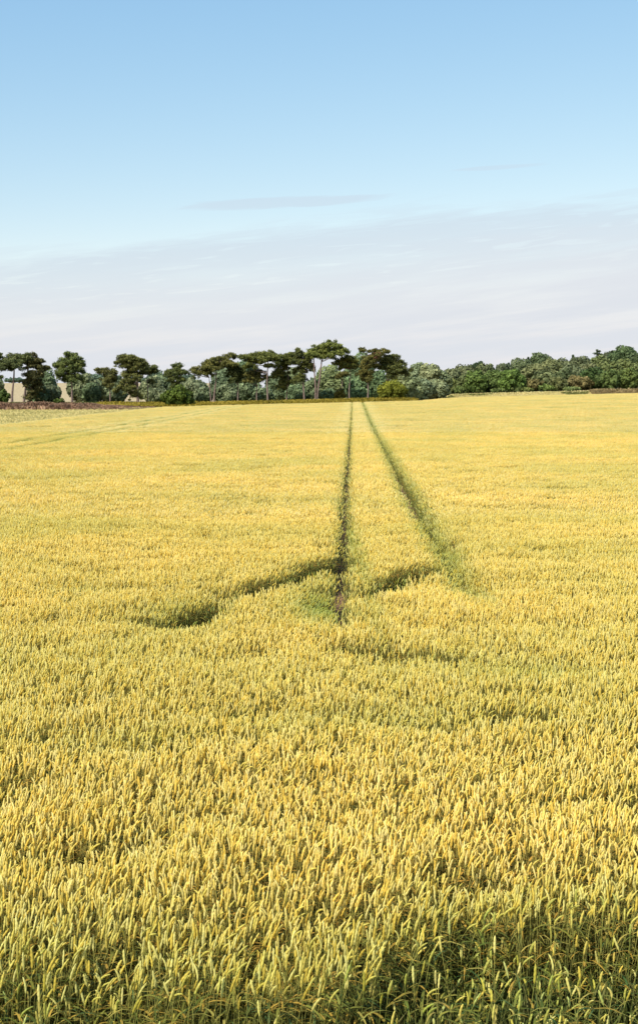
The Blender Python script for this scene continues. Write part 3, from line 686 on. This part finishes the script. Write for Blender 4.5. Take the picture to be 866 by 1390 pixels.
WOOD = [  # px, top, depth, width, tint, label
    # clump right of the pines
    (567, 491, 284, 30, (.75, .95, .7), 'tall dark willow-green tree nearest the pines, at the left end of the right-hand wood'),
    (584, 490, 282, 30, (1.0, 1.1, .75), 'tall pale crowned tree at the left end of the right-hand wood'),
    (600, 500, 284, 22, (.8, 1, .7), 'round tree on the right flank of the tall pale crowned tree'),
    (574, 512, 274, 24, (.7, .9, .7), 'low tree under the tall dark willow-green tree'),
    (592, 513, 276, 26, (.9, 1.05, .75), 'low pale tree at the foot of the tall pale crowned tree'),
    # front row
    (617, 514, 305, 26, (.85, 1, .5), 'yellow-green shrub first in the front row of the wood'),
    (628, 523, 300, 22, (.8, 1.1, .5), 'small bright shrub low in the front row, right of the yellow-green one'),
    (634, 508, 308, 26, (.7, .85, .55), 'mid-green tree with a ragged outline left of the bright leafy tree'),
    (645, 502, 306, 26, (.75, 1.15, .4), 'bright leafy tree below the conifer tip'),
    (648, 526, 300, 24, (.9, 1.1, .5), 'low olive-green shrub at the foot of the bright leafy tree'),
    (663, 514, 304, 24, (.5, .7, .4), 'dark green round shrub in the front row below the first dip of the skyline'),
    (670, 502, 310, 28, (.6, .9, .4), 'dark green tree right of the bright leafy tree'),
    (682, 512, 304, 24, (.6, .8, .42), 'dark tree below the pale gap in the wood'),
    (676, 527, 300, 24, (.75, 1, .5), 'low shrub below the dark trees at the middle of the front row'),
    (695, 500, 308, 32, (.75, 1.2, .38), 'big bright green tree right of the pale gap in the wood'),
    (704, 523, 301, 22, (.65, .85, .45), 'low dark shrub under the big bright green tree'),
    (723, 513, 303, 30, (.95, .78, .5), 'brownish shrub left of the two brown shrubs in the front row'),
    (716, 528, 299, 18, (1.0, 1.15, .5), 'small yellow-green shrub beneath the left brownish shrub'),
    (745, 521, 300, 30, (.8, 1.15, .45), 'bright green shrub between the brownish shrubs'),
    (757, 511, 306, 26, (.75, .8, .5), 'olive tree above the bright green shrub in the front row'),
    (785, 510, 303, 38, (1.05, .82, .55), 'wide tawny brown shrub in the front row, right of the bright green shrub'),
    (776, 525, 298, 26, (.85, 1.1, .6), 'low grey-green shrub beneath the wide tawny shrub'),
    (768, 502, 312, 26, (.45, .6, .42), 'dark rounded tree above the wide tawny shrub'),
    (806, 498, 305, 34, (.42, .72, .36), 'large dark green tree with black shadow at its foot, right of the tawny shrub'),
    (826, 502, 307, 32, (.55, .8, .36), 'dark leafy tree second from the right in the front row'),
    (852, 500, 308, 36, (.65, .9, .36), 'green leafy tree rightmost in the front row'),
    (884, 498, 308, 40, (.6, .8, .4), 'leafy tree beyond the right edge of the front row'),
    # middle rows
    (612, 500, 345, 26, (.75, .85, .62), 'grey-green tree at the left of the back row, by the first low saddle'),
    (630, 497, 350, 28, (.78, .85, .62), 'grey-green tree left of the conifer tip on the skyline'),
    (660, 494, 350, 28, (.8, .92, .6), 'grey-green tree right of the conifer tip on the skyline'),
    (684, 494, 360, 26, (.62, .74, .6), 'dark rounded tree above the pale gap in the wood'),
    (708, 488, 372, 32, (.72, .9, .66), 'blue-green domed tree in the back row left of the broad dark crown'),
    (737, 480, 382, 34, (.55, .75, .5), 'broad dark crown with flat top on the middle of the skyline'),
    (728, 494, 350, 34, (.95, 1, .62), 'pale olive tree below the broad dark crown'),
    (752, 489, 362, 34, (.92, 1, .62), 'light olive tree right of the broad dark crown'),
    (741, 503, 330, 34, (.85, .98, .62), 'grey-olive tree in the middle of the wood above the brownish shrub'),
    (764, 488, 380, 26, (.85, .95, .65), 'grey-olive tree on the skyline left of the small conifer'),
    (788, 484, 372, 34, (.72, .82, .6), 'dull green tree on the skyline right of the small conifer'),
    (778, 495, 345, 34, (.72, .85, .65), 'dull tree in the middle of the wood above the dark rounded tree'),
    (800, 492, 352, 30, (.75, .8, .55), 'brownish olive tree behind the large dark green tree'),
    (812, 483, 378, 30, (.9, 1.05, .55), 'olive tree under the thin open crown on the skyline'),
    (830, 476, 400, 28, (.65, .75, .62), 'grey tree between the thin open crown and the great domed tree'),
    (828, 490, 350, 30, (.9, 1.05, .5), 'yellow-olive tree below the grey skyline tree'),
    (848, 469, 392, 36, (.45, .70, .42), 'great domed dark tree, highest on the right of the skyline'),
    (868, 479, 385, 30, (.55, .75, .5), 'dark tree right of the great domed tree at the picture edge'),
    (850, 489, 352, 34, (.9, 1.05, .5), 'yellow-green tree below the great domed tree'),
    (872, 490, 350, 30, (.8, .95, .5), 'green tree at the right picture edge below the skyline'),
    (898, 480, 380, 44, (.6, .8, .5), 'tree on the rise beyond the right picture edge'),
]
for i, (px, top, Y, w, tint, lab) in enumerate(WOOD):
    far = Y > 320
    if 290 < Y < 306: Y += 6
    tm = sum(tint) / 3; tint = tuple(c * 0.78 + tm * 0.22 for c in tint)
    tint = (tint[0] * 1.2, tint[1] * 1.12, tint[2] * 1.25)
    if far: tint = tuple(c * k for c, k in zip(tint, (0.98, 1.0, 1.15)))  # farther rows tinted bluer, haze put into the leaf colour
    nm, ct = ('shrub', 'shrub') if 'shrub' in lab else ('broadleaf_tree', 'tree')
    gp = 'shrubs along the front of the wood' if nm == 'shrub' else 'trees of the wood on the right'
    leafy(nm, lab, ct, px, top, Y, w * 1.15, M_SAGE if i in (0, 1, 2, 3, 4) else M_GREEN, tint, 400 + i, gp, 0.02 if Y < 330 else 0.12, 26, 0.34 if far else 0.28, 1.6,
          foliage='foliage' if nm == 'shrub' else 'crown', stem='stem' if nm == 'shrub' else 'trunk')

# far trees on the straw slope at the left, blue tint stands in for haze
for i, (px, top, Y, w, lab) in enumerate([(62, 507, 520, 22, 'distant bluish tree showing between the bushy pine and the lone pine'), (134, 507, 540, 26, 'distant bluish tree left of the small spreading pine'),
        (152, 507, 530, 24, 'distant bluish tree behind the small spreading pine'), (212, 503, 520, 24, 'distant blue-grey tree in the sky gap right of the slim pine'), (226, 505, 525, 22, 'distant blue-grey tree left of the short rounded pine'),
        (186, 510, 530, 24, 'distant tree glimpsed behind the broad layered pine'), (20, 512, 530, 30, 'distant tree behind the far left pine trunk'), (458, 508, 520, 20, 'distant blue tree in the gap below the umbrella crown'),
        (255, 507, 520, 24, 'distant bluish tree behind the sloping crown of the forked pine'), (470, 508, 522, 18, 'distant blue tree behind the leaning pine stub')]):
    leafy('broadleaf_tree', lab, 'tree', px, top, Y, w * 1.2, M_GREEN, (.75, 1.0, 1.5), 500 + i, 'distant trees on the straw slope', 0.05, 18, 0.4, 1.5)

# conifers on the skyline of the wood
def conifer(label, px, top, Y, wpx, seed, tint):
    rng = np.random.default_rng(seed); X, zt = at_depth(px, top, Y); z0 = float(ground_z(X, Y)) - 0.05; H = zt - z0; Rw = wpx / 2 * Y / FPX
    t = thing('conifer_tree', label, 'conifer', (X, Y, z0), 'conifers on the skyline of the wood')
    V, F = tubes([([(0, 0, -0.1), (0.03, 0, H * .5), (0, 0.02, H * .96)], [0.2, 0.13, 0.03])], 7)
    obj('trunk', new_mesh('conifer_trunk', V, F, [M_BARK], None, True), t)
    blobs = []
    for k in np.linspace(0.35, 0.98, 12):
        r = Rw * (1 - k) / 0.65 + 0.12
        for j in range(6):
            a = rng.uniform(0, 6.28); q = r * rng.uniform(0.3, 0.75)
            blobs.append((math.cos(a) * q, math.sin(a) * q, H * k - q * 0.25, r * .5 + .1, r * .5 + .1, 0.28))
    V, F, S = blob_cards(blobs, 0.28, 0.14, 1.5, rng, 0.8)
    c = obj('crown', new_mesh('conifer_crown', V, F, [M_GREEN], {'shade': ('FLOAT', S)}), t); c.color = (*tint, 1)
leafy('conifer_tree', 'dark bushy conifer tip rising on the left skyline of the wood', 'conifer', 651, 487, 352, 13, M_GREEN, (.35, .5, .5), 601, 'conifers on the skyline of the wood', 0.3, 16, 0.28)
leafy('conifer_tree', 'wide dark conifer crown leaning left of the bushy conifer tip', 'conifer', 643, 490, 354, 19, M_GREEN, (.38, .52, .48), 602, 'conifers on the skyline of the wood', 0.3, 16, 0.28)
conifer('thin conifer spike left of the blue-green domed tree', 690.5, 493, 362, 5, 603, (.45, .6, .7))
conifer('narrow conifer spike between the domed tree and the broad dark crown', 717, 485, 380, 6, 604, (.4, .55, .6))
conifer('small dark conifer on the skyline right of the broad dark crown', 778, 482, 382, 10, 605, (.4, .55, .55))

# thin open-crowned tree on the ridge
def open_tree():
    rng = np.random.default_rng(77); Y = 402; X, zt = at_depth(809, 473.5, Y); z0 = float(ground_z(X, Y)); H = zt - z0
    t = thing('broadleaf_tree', 'thin tree with open see-through crown on the skyline, left of the great domed tree', 'tree', (X, Y, z0), 'trees of the wood on the right')
    lines = [(curve((0, 0, -.1), (0, 0, H * .75), 6, .02, rng), [.2, .18, .16, .14, .11, .08])]; blobs = []
    for i in range(11):
        a = rng.uniform(0, 6.28); c = np.array((math.cos(a) * rng.uniform(.6, 1.9), math.sin(a) * .8, H * rng.uniform(.80, .97)))
        lines.append((curve((0, 0, H * .65), c, 5, .07, rng), [.07, .055, .04, .03, .02])); blobs.append((*c, .5, .4, .3))
    V, F = tubes(lines, 6); obj('trunk', new_mesh('open_trunk', V, F, [M_BARK], None, True), t)
    V, F, S = blob_cards(blobs, .26, .15, .9, rng, .8); c = obj('crown', new_mesh('open_crown', V, F, [M_GREEN], {'shade': ('FLOAT', S)}), t); c.color = (.7, .85, .7, 1)
open_tree()

# ---------------------------------------------------------------- ground cover that nobody could count
def cover(name, label, cat, xs, ys, hgt, wid, mat, rng, upright=0.8, smod=None):
    n = len(xs); z = ground_z(xs, ys)
    h = hgt * rng.uniform(0.5, 1.25, n); a = rng.uniform(0, 6.28, n); w = wid * rng.uniform(0.6, 1.3, n)
    d = np.c_[np.cos(a), np.sin(a), np.zeros(n)]; b = np.c_[xs, ys, z - 0.01]
    ln = rng.normal(0, 0.35, (n, 2)); top = b + np.c_[ln[:, 0] * h, ln[:, 1] * h, h * upright]
    mid = b + (top - b) * 0.55 + np.c_[np.zeros(n), np.zeros(n), h * 0.12]
    V = np.stack([b - d * w[:, None] * .6, b + d * w[:, None] * .6, mid + d * w[:, None], top, mid - d * w[:, None]], 1).reshape(-1, 3)
    F = np.arange(5 * n).reshape(n, 5)
    sh = np.clip(rng.normal(0.5, 0.2, n) + (smod if smod is not None else 0), 0, 1)
    o = obj(name, new_mesh(name, V, F, [mat], {'shade': ('FLOAT', np.repeat(sh, 5))})); o['kind'] = 'stuff'; o['label'] = label; o['category'] = cat

r = np.random.default_rng(5)
n = 34000; x = r.uniform(-75, -30, n); y = 241 + r.normal(0, 2.4, n)
h_br = 0.70 * sstep(-29, -46, x) * (0.3 + 1.3 * vnoise(x, y, 2.6, 6)) + 0.22
cover('bracken', 'brown dead bracken along the low bank below the pines at far left', 'bracken', x, y, h_br, 0.17, M_BRACKEN, r, 0.75, 0.5 * (vnoise(x, y, 3.5, 2) - 0.5))
n = 30000; x = r.uniform(-42, 17.5, n); y = far_edge(x) + 1.5 + np.abs(r.normal(0, 5.0, n)) + np.where(x < -27, 8.5, 0)
cover('rank_grass', 'olive gold rank grass strip between the wheat and the pine row', 'grass', x, y, np.where(x < -27, 0.45, 1.0), 0.12, M_RANK, r, 0.85, 0.5 * (vnoise(x, y, 4, 3) - 0.5))
n = 9000; x = r.uniform(-75, -25, n); y = r.uniform(249, 258, n)
cover('short_grass', 'short green grass between the brown bracken and the pines', 'grass', x, y, 0.35, 0.12, M_VERGE, r, 0.8, -0.1)
n = 60000; y = r.uniform(60, 240, n); x = left_edge(y) - r.uniform(0, 1, n) ** 1.3 * 30 * np.clip(y / 150, 0.4, 1)
cover('rough_grass', 'pale seeding rough grass beside the wheat on the left', 'grass', x, y, 0.45, 0.06, M_ROUGH, r, 0.9, 0.6 * (vnoise(x, y, 6, 3) - 0.5))
n = 16000; x = r.uniform(17, 95, n); y = far_edge(x) + r.uniform(1.0, 6, n)
ok = (vnoise(x, y, 3.5, 9) > 0.74); x, y = x[ok], y[ok]
cover('margin_weeds', 'dull weeds along the pale strip below the wood', 'weeds', x, y, 0.45, 0.10, M_VERGE, r, 0.8)
n = 9000; x = r.uniform(48, 90, n); y = 296 + r.normal(0, 1.4, n)
cover('bank_grass', 'low tawny grass bank at the foot of the wood at far right', 'grass', np.clip(x, 61 + r.random(n) * 5, 95), y + 2, 0.9, 0.14, M_TAWNY, r, 0.7)
n = 14000; x = r.uniform(17, 70, n); y = far_edge(x) + r.uniform(0.6, 8, n)
cover('stubble', 'pale cut stubble strip between the wheat and the wood', 'stubble', x, y, 0.32, 0.07, M_ROUGH, r, 0.9, 0.7 * (vnoise(x, y, 4, 7) - 0.4))
n = 40000; x = r.uniform(-4.5, 4.5, n); y = 7.3 - r.random(n) * 4.5
cover('verge_grass', 'short weedy grass along the front edge of the wheat', 'grass', x, y, 0.34, 0.006, M_VERGE, r, 0.9)

# ---------------------------------------------------------------- light and sky
AZ, EL = R(216), R(43)       # sun behind the camera to the left (azimuth clockwise from +Y)
sd = (math.sin(AZ) * math.cos(EL), math.cos(AZ) * math.cos(EL), math.sin(EL))
sl = bpy.data.lights.new('sun', 'SUN'); sl.energy = 5.0; sl.angle = R(0.53); sl.color = (1.0, 0.96, 0.88)
so = bpy.data.objects.new('sun', sl); COL.objects.link(so); so.location = (0, 0, 60)
import mathutils
so.rotation_euler = mathutils.Vector(sd).to_track_quat('Z', 'Y').to_euler()

w = bpy.data.worlds.new('World'); scene.world = w; w.use_nodes = True
nt = w.node_tree; N, L = nt.nodes, nt.links; N.clear()
out = N.new('ShaderNodeOutputWorld'); bg = N.new('ShaderNodeBackground'); bg.inputs['Strength'].default_value = 0.15
sky = N.new('ShaderNodeTexSky'); sky.sky_type = 'NISHITA'; sky.sun_disc = False; sky.sun_elevation = EL; sky.sun_rotation = AZ
sky.air_density = 1.0; sky.dust_density = 0.6; sky.ozone_density = 1.0
tc = N.new('ShaderNodeTexCoord'); sx = N.new('ShaderNodeSeparateXYZ'); L.new(tc.outputs['Generated'], sx.inputs[0])
def math_n(op, a, b=None, c=None):
    m = N.new('ShaderNodeMath'); m.operation = op
    for i, v in enumerate((a, b, c)):
        if v is None: continue
        if isinstance(v, (int, float)): m.inputs[i].default_value = v
        else: L.new(v, m.inputs[i])
    return m.outputs[0]
def mrange(v, a, b):
    m = N.new('ShaderNodeMapRange'); m.interpolation_type = 'SMOOTHSTEP'; L.new(v, m.inputs[0])
    m.inputs[1].default_value = a; m.inputs[2].default_value = b; return m.outputs[0]
# cloud sheet: direction -> (azimuth, elevation) with long thin streaks
azi = math_n('ARCTAN2', sx.outputs[0], sx.outputs[1]); ele = math_n('ARCSINE', sx.outputs[2])
cv = N.new('ShaderNodeCombineXYZ'); L.new(math_n('MULTIPLY', azi, 5.0), cv.inputs[0]); L.new(math_n('MULTIPLY', math_n('SUBTRACT', ele, math_n('MULTIPLY', azi, 0.12)), 60.0), cv.inputs[1])
nz = N.new('ShaderNodeTexNoise'); nz.inputs['Scale'].default_value = 1.0; nz.inputs['Detail'].default_value = 7; nz.inputs['Roughness'].default_value = 0.55; L.new(cv.outputs[0], nz.inputs['Vector'])
cv2 = N.new('ShaderNodeCombineXYZ'); L.new(math_n('MULTIPLY', azi, 2.2), cv2.inputs[0]); L.new(math_n('MULTIPLY', ele, 11.0), cv2.inputs[1]); cv2.inputs[2].default_value = 4.7
nz2 = N.new('ShaderNodeTexNoise'); nz2.inputs['Scale'].default_value = 1.0; nz2.inputs['Detail'].default_value = 4; L.new(cv2.outputs[0], nz2.inputs['Vector'])
cv3 = N.new('ShaderNodeCombineXYZ'); L.new(math_n('MULTIPLY', azi, 22.0), cv3.inputs[0]); L.new(math_n('MULTIPLY', math_n('SUBTRACT', ele, math_n('MULTIPLY', azi, 0.10)), 230.0), cv3.inputs[1]); cv3.inputs[2].default_value = 9.1
nz3 = N.new('ShaderNodeTexNoise'); nz3.inputs['Scale'].default_value = 1.0; nz3.inputs['Detail'].default_value = 6; nz3.inputs['Distortion'].default_value = 0.6; L.new(cv3.outputs[0], nz3.inputs['Vector'])
# upper rim of the veil rises to the right
rim = math_n('ADD', math_n('ADD', 0.121, math_n('MULTIPLY', azi, 0.09)), math_n('ADD', math_n('MULTIPLY', math_n('SUBTRACT', nz.outputs['Fac'], 0.5), 0.030), math_n('ADD', math_n('MULTIPLY', math_n('SUBTRACT', nz2.outputs['Fac'], 0.5), 0.03), math_n('MULTIPLY', math_n('SUBTRACT', nz3.outputs['Fac'], 0.5), 0.024))))
depth = math_n('SUBTRACT', rim, ele)
veil = math_n('MULTIPLY', mrange(depth, -0.004, 0.013), math_n('ADD', 0.55, math_n('MULTIPLY', mrange(depth, 0.0, 0.09), 0.42)))
veil = math_n('MULTIPLY', veil, math_n('ADD', 0.80, math_n('MULTIPLY', mrange(nz.outputs['Fac'], 0.32, 0.56), 0.20)))
hole = math_n('MULTIPLY', mrange(nz3.outputs['Fac'], 0.54, 0.68), math_n('MULTIPLY', mrange(depth, 0.075, 0.02), 0.38))
veil = math_n('MULTIPLY', veil, math_n('SUBTRACT', 1.0, hole))
# one thin separate streak above the veil
def streak(a0, e0, ra, re, k):
    da = math_n('DIVIDE', math_n('SUBTRACT', azi, a0), ra); de = math_n('DIVIDE', math_n('SUBTRACT', math_n('SUBTRACT', ele, e0), math_n('MULTIPLY', math_n('SUBTRACT', azi, a0), 0.045)), re)
    q = math_n('ADD', math_n('MULTIPLY', da, da), math_n('MULTIPLY', de, de))
    q = math_n('ADD', q, math_n('MULTIPLY', math_n('SUBTRACT', nz.outputs['Fac'], 0.5), 3.6)); q = math_n('ADD', q, math_n('MULTIPLY', math_n('SUBTRACT', nz3.outputs['Fac'], 0.5), 2.6))
    return math_n('MULTIPLY', mrange(q, 1.35, 0.0), k)
veil = math_n('MAXIMUM', veil, streak(-0.016, 0.139, 0.080, 0.0036, 0.42))
veil = math_n('MAXIMUM', veil, streak(0.135, 0.162, 0.035, 0.0016, 0.3))
mixc = N.new('ShaderNodeMix'); mixc.data_type = 'RGBA'
tintn = N.new('ShaderNodeVectorMath'); tintn.operation = 'MULTIPLY'; tintn.inputs[1].default_value = (1.09, 1.125, 1.045); L.new(sky.outputs[0], tintn.inputs[0])
sr = N.new('ShaderNodeSeparateColor'); cr = N.new('ShaderNodeCombineColor'); L.new(tintn.outputs[0], sr.inputs[0])
for i, (g, a) in enumerate(((1.08, 1.08), (0.73, 0.915), (0.42, 0.945))):      # soften the sky's contrast towards the hazy photograph
    L.new(math_n('MULTIPLY', math_n('POWER', math_n('MULTIPLY', sr.outputs[i], 0.15), g), a / 0.15), cr.inputs[i])
L.new(math_n('MINIMUM', veil, 1.0), mixc.inputs[0]); L.new(cr.outputs[0], mixc.inputs[6])
crp = N.new('ShaderNodeValToRGB'); crp.color_ramp.elements[0].position = 0.0; crp.color_ramp.elements[1].position = 1.0
crp.color_ramp.elements[0].color = (0.60, 0.68, 0.785, 1); crp.color_ramp.elements[1].color = (0.73, 0.765, 0.825, 1)
L.new(mrange(depth, 0.0, 0.07), crp.inputs[0])
sc_ = N.new('ShaderNodeVectorMath'); sc_.operation = 'SCALE'; sc_.inputs['Scale'].default_value = 1 / 0.15; L.new(crp.outputs[0], sc_.inputs[0])
L.new(sc_.outputs[0], mixc.inputs[7]); L.new(mixc.outputs[2], bg.inputs[0]); L.new(bg.outputs[0], out.inputs[0])

# ---------------------------------------------------------------- camera
cd = bpy.data.cameras.new('camera'); cam = bpy.data.objects.new('camera', cd); COL.objects.link(cam)
cam.location = (0, 0, EYE); cam.rotation_euler = (R(90) - PITCH, 0, 0)
cd.sensor_fit = 'HORIZONTAL'; cd.sensor_width = 36; cd.lens = 36 * FPX / 866; cd.clip_start = 0.1; cd.clip_end = 12000
scene.camera = cam
scene.view_settings.view_transform = 'Standard'; scene.view_settings.look = 'None'; scene.view_settings.exposure = 0
scene.cycles.max_bounces = 5; scene.cycles.diffuse_bounces = 3; scene.cycles.transmission_bounces = 3; scene.cycles.glossy_bounces = 1
